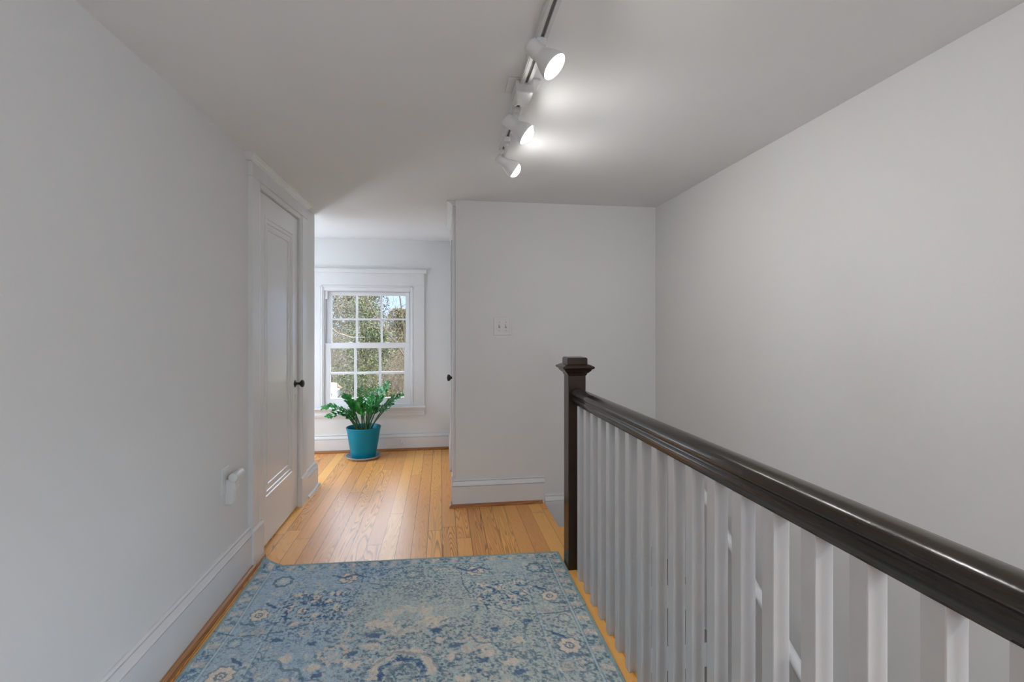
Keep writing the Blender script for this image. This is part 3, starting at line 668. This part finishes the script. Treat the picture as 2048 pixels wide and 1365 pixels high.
# rosettes of the main border, leaves between them
def ell(cu, cv_, a, b_): return np.sqrt(((U-cu)/a)**2+((V-cv_)/b_)**2)
def rosette(cu, cv_, s_, style=0, strength=1.):
    th = np.arctan2(V-cv_, U-cu); r_ = np.sqrt((U-cu)**2+((V-cv_)*.92)**2)/s_
    r_ = r_*(1+.09*np.cos(8*th))+.16*(fine-.5)
    if style == 0:
        blend((r_ < 1.35)*.55*strength, dark_c); blend((r_ < 1.12)*.95*strength, beige_c); blend((np.abs(r_-.42) < .12)*.75*strength, dark_c); blend((r_ < .16)*.7*strength, dark_c)
    else:
        blend((r_ < 1.1)*.35*strength, pale_c); blend((np.abs(r_-1) < .17)*.8*strength, dark_c); blend((r_ < .45)*.55*strength, beige_c)
def bar(cu, cv_, du, dv, w_, c, a):
    ln_ = math.hypot(du, dv); tx, ty = du/ln_, dv/ln_
    s_ = (U-cu)*tx+(V-cv_)*ty; q = -(U-cu)*ty+(V-cv_)*tx+.012*np.sin(s_*60)
    blend((np.abs(s_) < ln_)*(np.abs(q) < w_*(1-.6*np.abs(s_)/ln_)*(0.6+.8*fine))*a, c)
for sgn in (-1, 1):
    rosette(sgn*.312, .168, .037, 0); bar(sgn*.312, .150, .085, 0, .012, navy_c, .75); bar(sgn*.312, .205, .06, 0, .008, dark_c, .5)
    rosette(sgn*.62, .168, .040, 1)
    for j, vv in enumerate((.44, .80, 1.16, 1.52, 1.88)):
        rosette(sgn*.636, vv, .037 if j else .031, 0); bar(sgn*.610, vv-.07, .012, .03, .010, navy_c, .8); bar(sgn*.66, vv+.06, .03, .025, .010, dark_c, .7)
        rosette(sgn*.66, vv+.18, .026, 1, .7); rosette(sgn*.60, vv+.115, .022, 0, .4)
rosette(0, .168, .032, 1, .6)
for q in range(46):
    cu = rs.uniform(-.74, .74); cv_ = rs.uniform(.1, 2.2)
    if min(HW-abs(cu), cv_) > .25: continue
    a = rs.uniform(0, PI); bar(cu, cv_, .035*math.cos(a), .035*math.sin(a), .007, navy_c if rs.rand() < .5 else dark_c, .55)
# corner spandrels: beige-spotted patches
spots = [(.335, .30, .05, .03), (.42, .34, .04, .05), (.50, .30, .06, .025), (.46, .43, .03, .04), (.315, .42, .022, .06), (.40, .47, .05, .02), (.52, .40, .025, .05), (.36, .36, .05, .02), (.47, .52, .03, .025)]
for sgn in (-1, 1):
    for a, b_, c, d_ in spots:
        e_ = ell(sgn*a, b_, c*.6, d_*.6)+.9*(mid_-.5)+.6*(fine-.5); blend(sstep(1.1, .8, e_)*.85, beige_c)
    area = sstep(.17, .11, np.abs(np.abs(U)-.42))*sstep(.14, .09, np.abs(V-.40))
    blend(area*sstep(.50, .60, fine*.6+mid_*.4)*.5, dark_c); blend(area*sstep(.58, .68, mid_*.6+fine*.4)*.55, navy_c)
    ccurve = np.abs(np.hypot(np.abs(U)-.60, V-.22)-.36)
    blend((ccurve < .004)*(fine > .4)*.5, dark_c)
# medallion with pendants
def ring_(cu, cv_, r_, w_, c, a, lob=0, half=None):
    th = np.arctan2(V-cv_, U-cu); d_ = np.hypot(U-cu, V-cv_)-r_*(1+lob*np.cos(7*th))
    m_ = (np.abs(d_+.02*(mid_-.5)) < w_)*(.45+.55*(fine > .38))
    if half: m_ = m_*(V < cv_+.03)
    blend(m_*a, c)
cvM = 1.06
medm = np.hypot(U/.46, (V-cvM)/.52)
blend(sstep(1.05, .95, medm)*sstep(.52, .62, fine*.55+mid_*.45)*.38, dark_c)
blend(sstep(1., .9, medm)*sstep(.60, .72, vnoise(.024, 91, 2)*.7+fine*.3)*.65, beige_c)
blend(sstep(1., .9, medm)*sstep(.64, .74, vnoise(.016, 92, 2)*.6+fine*.4)*.5, navy_c)
for (cu, cv_) in ((.0, .545),):
    ring_(cu, cv_, .080, .022, beige_c, .5, .12); 
    for sd in (-1, 1):
        e_ = ell(sd*.115, cv_+.02, .055, .030)+1.2*(mid_-.5)+.9*(fine-.5); blend(sstep(1.1, .7, e_)*.8, beige_c)
        e_ = ell(sd*.085, cv_-.055, .022, .03)+1.2*(mid_-.5); blend(sstep(1.1, .7, e_)*.6, beige_c)
        bar(sd*.14, cv_+.075, .06, .0, .014, dark_c, .5)
ring_(0, .86, .105, .016, beige_c, .8, .05, True); ring_(0, .87, .075, .011, navy_c, .85, .04, True); ring_(0, .875, .045, .012, dark_c, .5, 0, True)
ring_(0, .90, .14, .008, dark_c, .5, .06, True)
for sd in (-1, 1):
    rosette(sd*.265, .735, .042, 1, .8); e_ = ell(sd*.265, .735, .05, .042)+1.*(mid_-.5); blend((np.abs(e_-1) < .25)*.7, beige_c)
    for a, b_ in ((.18, .80), (.32, .80), (.40, .86), (.22, .93), (.36, .98), (.44, .74), (.13, .70)):
        e_ = ell(sd*a, b_, .028, .022)+1.5*(mid_-.5); blend(sstep(1.1, .7, e_)*.75, beige_c)
    for a, b_ in ((.2, .74), (.30, .84), (.42, .92), (.12, .64), (.36, .66), (.5, .62), (.26, 1.0)):
        e_ = ell(sd*a, b_, .022, .014)+1.6*(mid_-.5); blend(sstep(1.1, .8, e_)*.8, navy_c)
    bar(sd*.40, .80, .16, .11, .007, dark_c, .6)
bar(-.135+RU*0, .27, .05, 0, .010, navy_c, .5)
colr *= (1+.16*(str_-.5)[..., None])
colr = np.clip(colr*K, 0, 1)
shear = -.040
def rugz(X, Y): 
    d_ = np.hypot((X+.935)/.085, (Y-2.70)/.10); return .008+.034*np.clip(1-d_, 0, 1)**1.5
Xw = U+RU; Yw = 2.642-V+shear*(Xw+.14)*np.clip(1-V/1.2, 0, 1)
curl = np.clip(1-np.hypot((U+HW)/.11, V/.07), 0, 1); Yw = Yw+.03*curl
Xw = Xw-.004*np.sin(V*9)*(U < -.7)
Zw = .008+.036*curl**1.4+.0012*vnoise(.3, 5)+.0015*(fine-.5)
nr, nc = U.shape
verts = np.stack([Xw, Yw, Zw], -1).reshape(-1, 3)
idx = np.arange(nr*nc).reshape(nr, nc)
q = np.stack([idx[:-1, :-1], idx[1:, :-1], idx[1:, 1:], idx[:-1, 1:]], -1).reshape(-1, 4)
me = bpy.data.meshes.new('area_rug')
# binding: a skirt of low vertices round the edge
loop = np.concatenate([idx[0, :], idx[1:, -1], idx[-1, -2::-1], idx[-2:0:-1, 0]])
low = verts[loop].copy(); low[:, 2] -= .0072; low[:, :2] += 0
allv = np.concatenate([verts, low]); nl_ = len(loop); o_ = len(verts)
k_ = np.arange(nl_); q2 = np.stack([loop, loop[(k_+1) % nl_], o_+(k_+1) % nl_, o_+k_], -1)
Q = np.concatenate([q, q2])
me.vertices.add(len(allv)); me.vertices.foreach_set('co', allv.astype(np.float32).ravel())
me.loops.add(Q.size); me.loops.foreach_set('vertex_index', Q.astype(np.int32).ravel())
me.polygons.add(len(Q)); me.polygons.foreach_set('loop_start', np.arange(0, Q.size, 4, dtype=np.int32))
mi_ = np.zeros(len(Q), np.int32); mi_[len(q):] = 1
me.update(calc_edges=True); me.polygons.foreach_set('use_smooth', np.ones(len(Q), bool)); me.polygons.foreach_set('material_index', mi_)
ca = me.attributes.new('weave', 'FLOAT_COLOR', 'POINT')
cc = np.ones((len(allv), 4), np.float32); cc[:o_, :3] = colr.reshape(-1, 3); cc[o_:, :3] = srgb(150, 150, 130)
ca.data.foreach_set('color', cc.ravel())
me.materials.append(M['rug']); me.materials.append(M['rugedge']); me.update()
rug = bpy.data.objects.new('area_rug', me); COL.objects.link(rug)
tag(rug, 'faded blue patterned rug on the pine floor beside the railing', 'rug')

# ------------------------------------------------------------------ outdoors
GZ = -3.3
struct(MB().box(-40, 30, YW+1.5, 75, GZ-.2, GZ).build('ground', M['grass']), 'lawn and leaf litter outside the window', 'ground')
def leaf_cloud(mb, fn, n, size, mats, rg):
    for _ in range(n):
        p = fn(rg)
        if p is None: continue
        a = Vector((rg.gauss(0, 1), rg.gauss(0, 1), rg.gauss(0, 1))).normalized(); b_ = a.orthogonal().normalized()
        b_ = Matrix.Rotation(rg.uniform(0, 6.28), 3, a) @ b_; l_ = size*rg.uniform(.6, 1.3); w_ = l_*.42; c = a.cross(b_)
        mb.add([p-b_*l_/2, p+c*w_/2, p+b_*l_/2, p-c*w_/2], [(0, 1, 2, 3)], rg.choice(mats))
def branch(mb, p, d_, ln_, r_, lv, rg, spread=.6, upb=.12, n=4):
    k_ = 4 if lv > 1 else 3; pts = [p]; q = p; dd = d_.copy()
    for i in range(k_):
        dd = (dd+Vector((rg.gauss(0, .16), rg.gauss(0, .16), rg.gauss(0, .12)+upb*.3))).normalized(); q = q+dd*ln_/k_; pts.append(q)
    rad = [max(.004, r_*(1-.5*i/k_)) for i in range(k_+1)]
    mb.tube(pts, rad, 6 if lv > 3 else (4 if lv > 1 else 3), 0 if lv > 2 else 1)
    if lv <= 0: return
    for c in range(rg.choice((3, 4)) if lv > 1 else 4):
        tt = rg.uniform(.35, 1.); i = min(k_-1, int(tt*k_)); pp = pts[i].lerp(pts[i+1], tt*k_-i)
        nd = (dd+Vector((rg.gauss(0, spread), rg.gauss(0, spread), rg.gauss(0, spread*.7)+upb))).normalized()
        branch(mb, pp, nd, ln_*rg.uniform(.55, .8), rad[i]*.55, lv-1, rg, spread, upb, n)
def bare_tree(x, y, h_, r_, seed, lean=(0, 0), lv=4, label=None, spread=.42, group=None):
    rg = random.Random(seed); mb = MB()
    branch(mb, Vector((x, y, GZ)), Vector((lean[0], lean[1], 1)).normalized(), h_*.42, r_, lv, rg, spread)
    o_ = mb.build('bare_tree', [M['bark'], M['twig']], origin=(x, y, GZ), fixn=False)
    return tag(o_, label or 'leafless brown woodland tree outside the window', 'tree', group or 'leafless trees outside')
rg = random.Random(12)
for i in range(7):
    y = (21.2, 30.0)[i % 2]+rg.uniform(-.2, .2); s_ = -.34+.058*i+rg.uniform(-.008, .008)
    hmax = 6.0 if -.115 < s_ < -.04 else 11
    bare_tree(s_*y, y, rg.uniform(.8, 1)*hmax, rg.uniform(.08, .15), 300+i, (rg.uniform(-.12, .12), 0))
def thicket(x, y, w_, h_, n, seed, mats, label, group, nl, tint):
    rg_ = random.Random(seed); mb = MB()
    for _ in range(n):
        bx_, by_ = x+rg_.gauss(0, w_*.35), y+rg_.gauss(0, w_*.35); hh = h_*rg_.uniform(.5, 1.05)
        lean = Vector((rg_.gauss(0, .28), rg_.gauss(0, .28), 0)); pts = []
        for i in range(6):
            s_ = i/5; pts.append(Vector((bx_, by_, GZ))+Vector((0, 0, hh*s_*(1-.18*s_)))+lean*(hh*.5*s_*s_)+Vector((rg_.gauss(0, .05), rg_.gauss(0, .05), 0)))
        r0 = rg_.uniform(.008, .022); mb.tube(pts, [r0*(1-.75*i/5) for i in range(6)], 3, rg_.choice(mats), False)
        for _k in range(5):
            i = rg_.randint(1, 4); dd = Vector((rg_.gauss(0, 1), rg_.gauss(0, 1), rg_.uniform(.2, 1.2))).normalized()
            mb.tube([pts[i], pts[i]+dd*rg_.uniform(.3, .8), pts[i]+dd*rg_.uniform(.8, 1.2)+Vector((0, 0, .15))], [r0*.5, r0*.35, r0*.2], 3, rg_.choice(mats), False)
    def fn(r2): 
        s_ = r2.random()**.7
        return Vector((x+max(-1, min(1, r2.gauss(0, .55)))*w_*.62, y+max(-1, min(1, r2.gauss(0, .55)))*w_*.62, GZ+h_*s_*.98))
    leaf_cloud(mb, fn, nl, .06, tint, rg_)
    o_ = mb.build('leafless_shrub', [M['twig'], M['palebark'], M['tan'], M['olive']], origin=(x, y, GZ), fixn=False)
    tag(o_, label, 'shrub', group)
rg = random.Random(5)
spots_ = []
for j, y in enumerate((17.6, 19.9, 22.3, 24.8, 27.4)):
    x = -.34*y+(j % 2)*1.1
    while x < .09*y: spots_.append((x+rg.uniform(-.12, .12), y+rg.uniform(-.12, .12))); x += 2.25
for i, (x, y) in enumerate(spots_):
    s_ = x/y
    if y < 19 and abs(x+2.42) < 1.9: continue
    hh = (4.2+rg.uniform(-.3, .5) if s_ > -.115 else 5.3+rg.uniform(-.4, .9))*(.85+.15*(y-17.6)/10)
    thicket(x, y, 1.4, hh, 85, 700+i, (0, 0, 1), 'tangled leafless brown shrub outside the window', 'brown shrubs outside', 1500, (2, 2, 0) if s_ > -.12 else (2, 2, 3, 0))
# woodland backdrop of twiggy olive crowns, each a tree
wpos = []
for j, y in enumerate((33.0, 36.6, 40.2)):
    x = -.40*y+(j % 2)*1.7
    while x < .10*y: wpos.append((x, y)); x += 3.5
for i, (x, y) in enumerate(wpos):
    s_ = x/y
    top = 5.8 if -.112 < s_ < -.02 else 10.5
    mb = MB(); r2 = random.Random(900+i)
    mb.tube([(x, y, GZ), (x+.1, y, GZ+top*.5), (x, y, GZ+top*.85)], [.16, .10, .03], 6, 0)
    for _ in range(40):
        a = r2.uniform(0, 6.28); z0 = GZ+top*r2.uniform(.2, .85); e_ = Vector((math.cos(a), math.sin(a), .7))*r2.uniform(.8, 1.5)
        mb.tube([(x, y, z0), Vector((x, y, z0))+e_*.6, Vector((x, y, z0))+e_+Vector((0, 0, .2))], [.035, .022, .008], 3, 0, False)
    def fn(r3, x=x, y=y, top=top):
        z_ = r3.uniform(.03, 1.); w_ = 2.1*(1-.75*z_**2.5)
        cl = lambda: max(-1, min(1, r3.gauss(0, .6)))*w_*.85
        return Vector((x+cl(), y+cl(), GZ+top*z_))
    leaf_cloud(mb, fn, 7500, .17, (1, 2, 2, 3), r2)
    tag(mb.build('woodland_tree', [M['bark'], M['tan'], M['olive'], M['twig']], origin=(x, y, GZ), fixn=False), 'distant olive-brown woodland tree beyond the shrubs outside', 'tree', 'woodland trees far outside')
# the evergreen
ev = empty('evergreen_tree', (-2.42, 16.2, GZ)); tag(ev, 'dense green evergreen filling the middle window panes', 'tree')
mb = MB(); mb.tube([(-2.42, 16.2, GZ), (-2.40, 16.2, GZ+2.2), (-2.36, 16.2, GZ+4.6)], [.12, .08, .03], 8)
r2 = random.Random(77)
for _ in range(60):
    a = r2.uniform(0, 6.28); z0 = GZ+r2.uniform(.4, 4.4); e_ = Vector((math.cos(a), math.sin(a), .35))*r2.uniform(.4, .95)
    mb.tube([(-2.41, 16.2, z0), Vector((-2.41, 16.2, z0))+e_], [.02, .006], 3, 0, False)
mb.build('trunk', M['bark'], ev)
clumps = []
for _ in range(110):
    z_ = r2.random(); w_ = .92*math.sin(PI*min(1, .25+.68*z_))**.8; a = r2.uniform(0, 6.28); rr = w_*math.sqrt(r2.uniform(.15, 1))
    clumps.append(Vector((-2.42+rr*math.cos(a), 16.2+rr*math.sin(a), GZ+.2+5.2*z_)))
def fn(r3):
    c = r3.choice(clumps); return c+Vector((r3.gauss(0, .15), r3.gauss(0, .15), r3.gauss(0, .11)))
mb = MB(); leaf_cloud(mb, fn, 22000, .068, (0, 0, 1), r2); mb.build('foliage', [M['green1'], M['green2']], ev, fixn=False)
# nearer limbs crossing the panes
def limb(x, y, pts, r0, seed, mat, label):
    mb = MB(); r3 = random.Random(seed)
    mb.tube([(x, y, GZ)]+pts, [r0*1.3]+[r0*(1-.6*i/len(pts)) for i in range(len(pts))], 8)
    for i in range(1, len(pts)):
        for _ in range(2):
            p = Vector(pts[i-1]).lerp(Vector(pts[i]), r3.random()); dd = Vector((r3.gauss(0, .7), r3.gauss(0, .5), r3.uniform(.1, 1))).normalized()
            branch(mb, p, dd, r3.uniform(.5, 1.0), r0*.3, 2, r3)
    tag(mb.build('bare_tree', [mat, M['twig']], origin=(x, y, GZ), fixn=False), label, 'tree')
limb(-.6, 14.2, [(-.85, 14.2, .1), (-1.25, 14.2, .75), (-1.75, 14.1, 1.45), (-2.2, 14.0, 2.35), (-2.5, 14, 3.2)], .034, 1, M['bark'], 'leaning bare tree crossing the right and middle window panes')
limb(-5.7, 13.2, [(-4.0, 13.5, 1.9), (-3.1, 13.5, 1.45), (-2.75, 13.4, 1.10), (-2.35, 13.3, .98), (-2.0, 13.3, .98)], .030, 2, M['palebark'], 'bare tree with a pale bent limb in the left window panes')
limb(-.55, 12.2, [(-.80, 12.2, .2), (-.92, 12.2, 1.4), (-1.02, 12.2, 2.1), (-1.10, 12.2, 3.0)], .022, 3, M['bark'], 'slim dark bare tree against the sky in the top right pane')
sh = empty('garden_shed', (-3.9, 15.2, GZ)); tag(sh, 'small white shed glimpsed low in the left window pane', 'shed')
MB().prism([(-4.9, GZ), (-2.99, GZ), (-3.12, -.66), (-4.8, -.66)], 'Y', 14.6, 15.9).build('shed_wall', M['shed'], sh)
MB().prism([(-4.95, -.67), (-3.09, -.67), (-3.30, -.50), (-4.6, -.50)], 'Y', 14.5, 16.0).build('shed_roof', M['shedroof'], sh)

# ------------------------------------------------------------------ light
w_ = bpy.data.worlds.new('World'); SC.world = w_; w_.use_nodes = True
t = w_.node_tree; bg = t.nodes['Background']; bg.inputs['Strength'].default_value = 1
tc = t.nodes.new('ShaderNodeTexCoord'); sx_ = t.nodes.new('ShaderNodeSeparateXYZ'); rp = t.nodes.new('ShaderNodeValToRGB')
t.links.new(tc.outputs['Generated'], sx_.inputs[0]); t.links.new(sx_.outputs[2], rp.inputs['Fac']); t.links.new(rp.outputs['Color'], bg.inputs['Color'])
cr = rp.color_ramp; cr.elements[0].position = 0; cr.elements[0].color = (.50, .66, .98, 1); cr.elements[1].position = 1; cr.elements[1].color = (7.0, 7.6, 8.8, 1)
for ps, cl in ((.16, (.52, .70, 1.0, 1)), (.30, (4.5, 5.1, 6.2, 1)), (.5, (7.0, 7.6, 8.8, 1))):
    e = cr.elements.new(ps); e.color = cl
def area(name, loc, rot, sx, sy, P, col):
    l = bpy.data.lights.new(name, 'AREA'); l.shape = 'RECTANGLE'; l.size = sx; l.size_y = sy; l.energy = P; l.color = col
    o = bpy.data.objects.new(name, l); COL.objects.link(o); o.location = loc; o.rotation_euler = rot; return o
area('fill_light_alcove_side', (XAL-.25, (ax0+ax1)/2, (az0+az1)/2), (0, -PI/2, 0), az1-az0, ax1-ax0, 2.5, (.84, .90, 1.0))  # added fill lamp outside the invented alcove side window
area('fill_light_garden_side', (-1.83, YW+.35, 1.15), (PI/2+.65, 0, PI), .64, 1.2, 42, (.78, .87, 1.0))  # added fill lamp, tilted up to brighten the alcove ceiling
area('fill_light_stair', (XR+.3, (ry0+ry1)/2, (rz0+rz1)/2), (0, PI/2, 0), rz1-rz0, ry1-ry0, 4.5, (1.0, .985, .96))  # added fill lamp outside the right wall, lifts the left wall
area('fill_light_rear', ((rx0+rx1)/2, YREAR-.25, (qz0+qz1)/2), (PI/2, 0, 0), rx1-rx0, qz1-qz0, 17, (1.0, .985, .96))  # added fill lamp behind the camera, brightens the back wall
for p_, a_ in LAMPS:
    l = bpy.data.lights.new('spot_beam', 'SPOT'); l.energy = 4.1; l.spot_size = math.radians(165); l.spot_blend = 1; l.shadow_soft_size = .03; l.color = (1, .98, .945)
    o = bpy.data.objects.new('spot_beam', l); COL.objects.link(o); o.location = p_; o.rotation_euler = a_.to_track_quat('-Z', 'Y').to_euler()
l = bpy.data.lights.new('sun', 'SUN'); l.energy = 1.4; l.angle = .02; l.color = (1, .93, .82)
so = bpy.data.objects.new('sun', l); COL.objects.link(so); so.rotation_euler = Vector((-.72, .22, -.62)).to_track_quat('-Z', 'Y').to_euler()

# ------------------------------------------------------------------ camera
cam = bpy.data.cameras.new('camera'); co = bpy.data.objects.new('camera', cam); COL.objects.link(co); SC.camera = co
co.location = (0, 0, 1.25); th = math.atan(142/967.)
co.rotation_euler = (PI/2, 0, -th)
cam.sensor_width = 36; cam.lens = 967*36/2048; cam.shift_y = -27.5/2048; cam.clip_start = .02
SC.view_settings.view_transform = 'Standard'; SC.view_settings.look = 'None'; SC.view_settings.exposure = .78; SC.view_settings.gamma = 1
SC.view_settings.use_curve_mapping = False
for o in SC.objects:
    if '_org' in o: del o['_org']
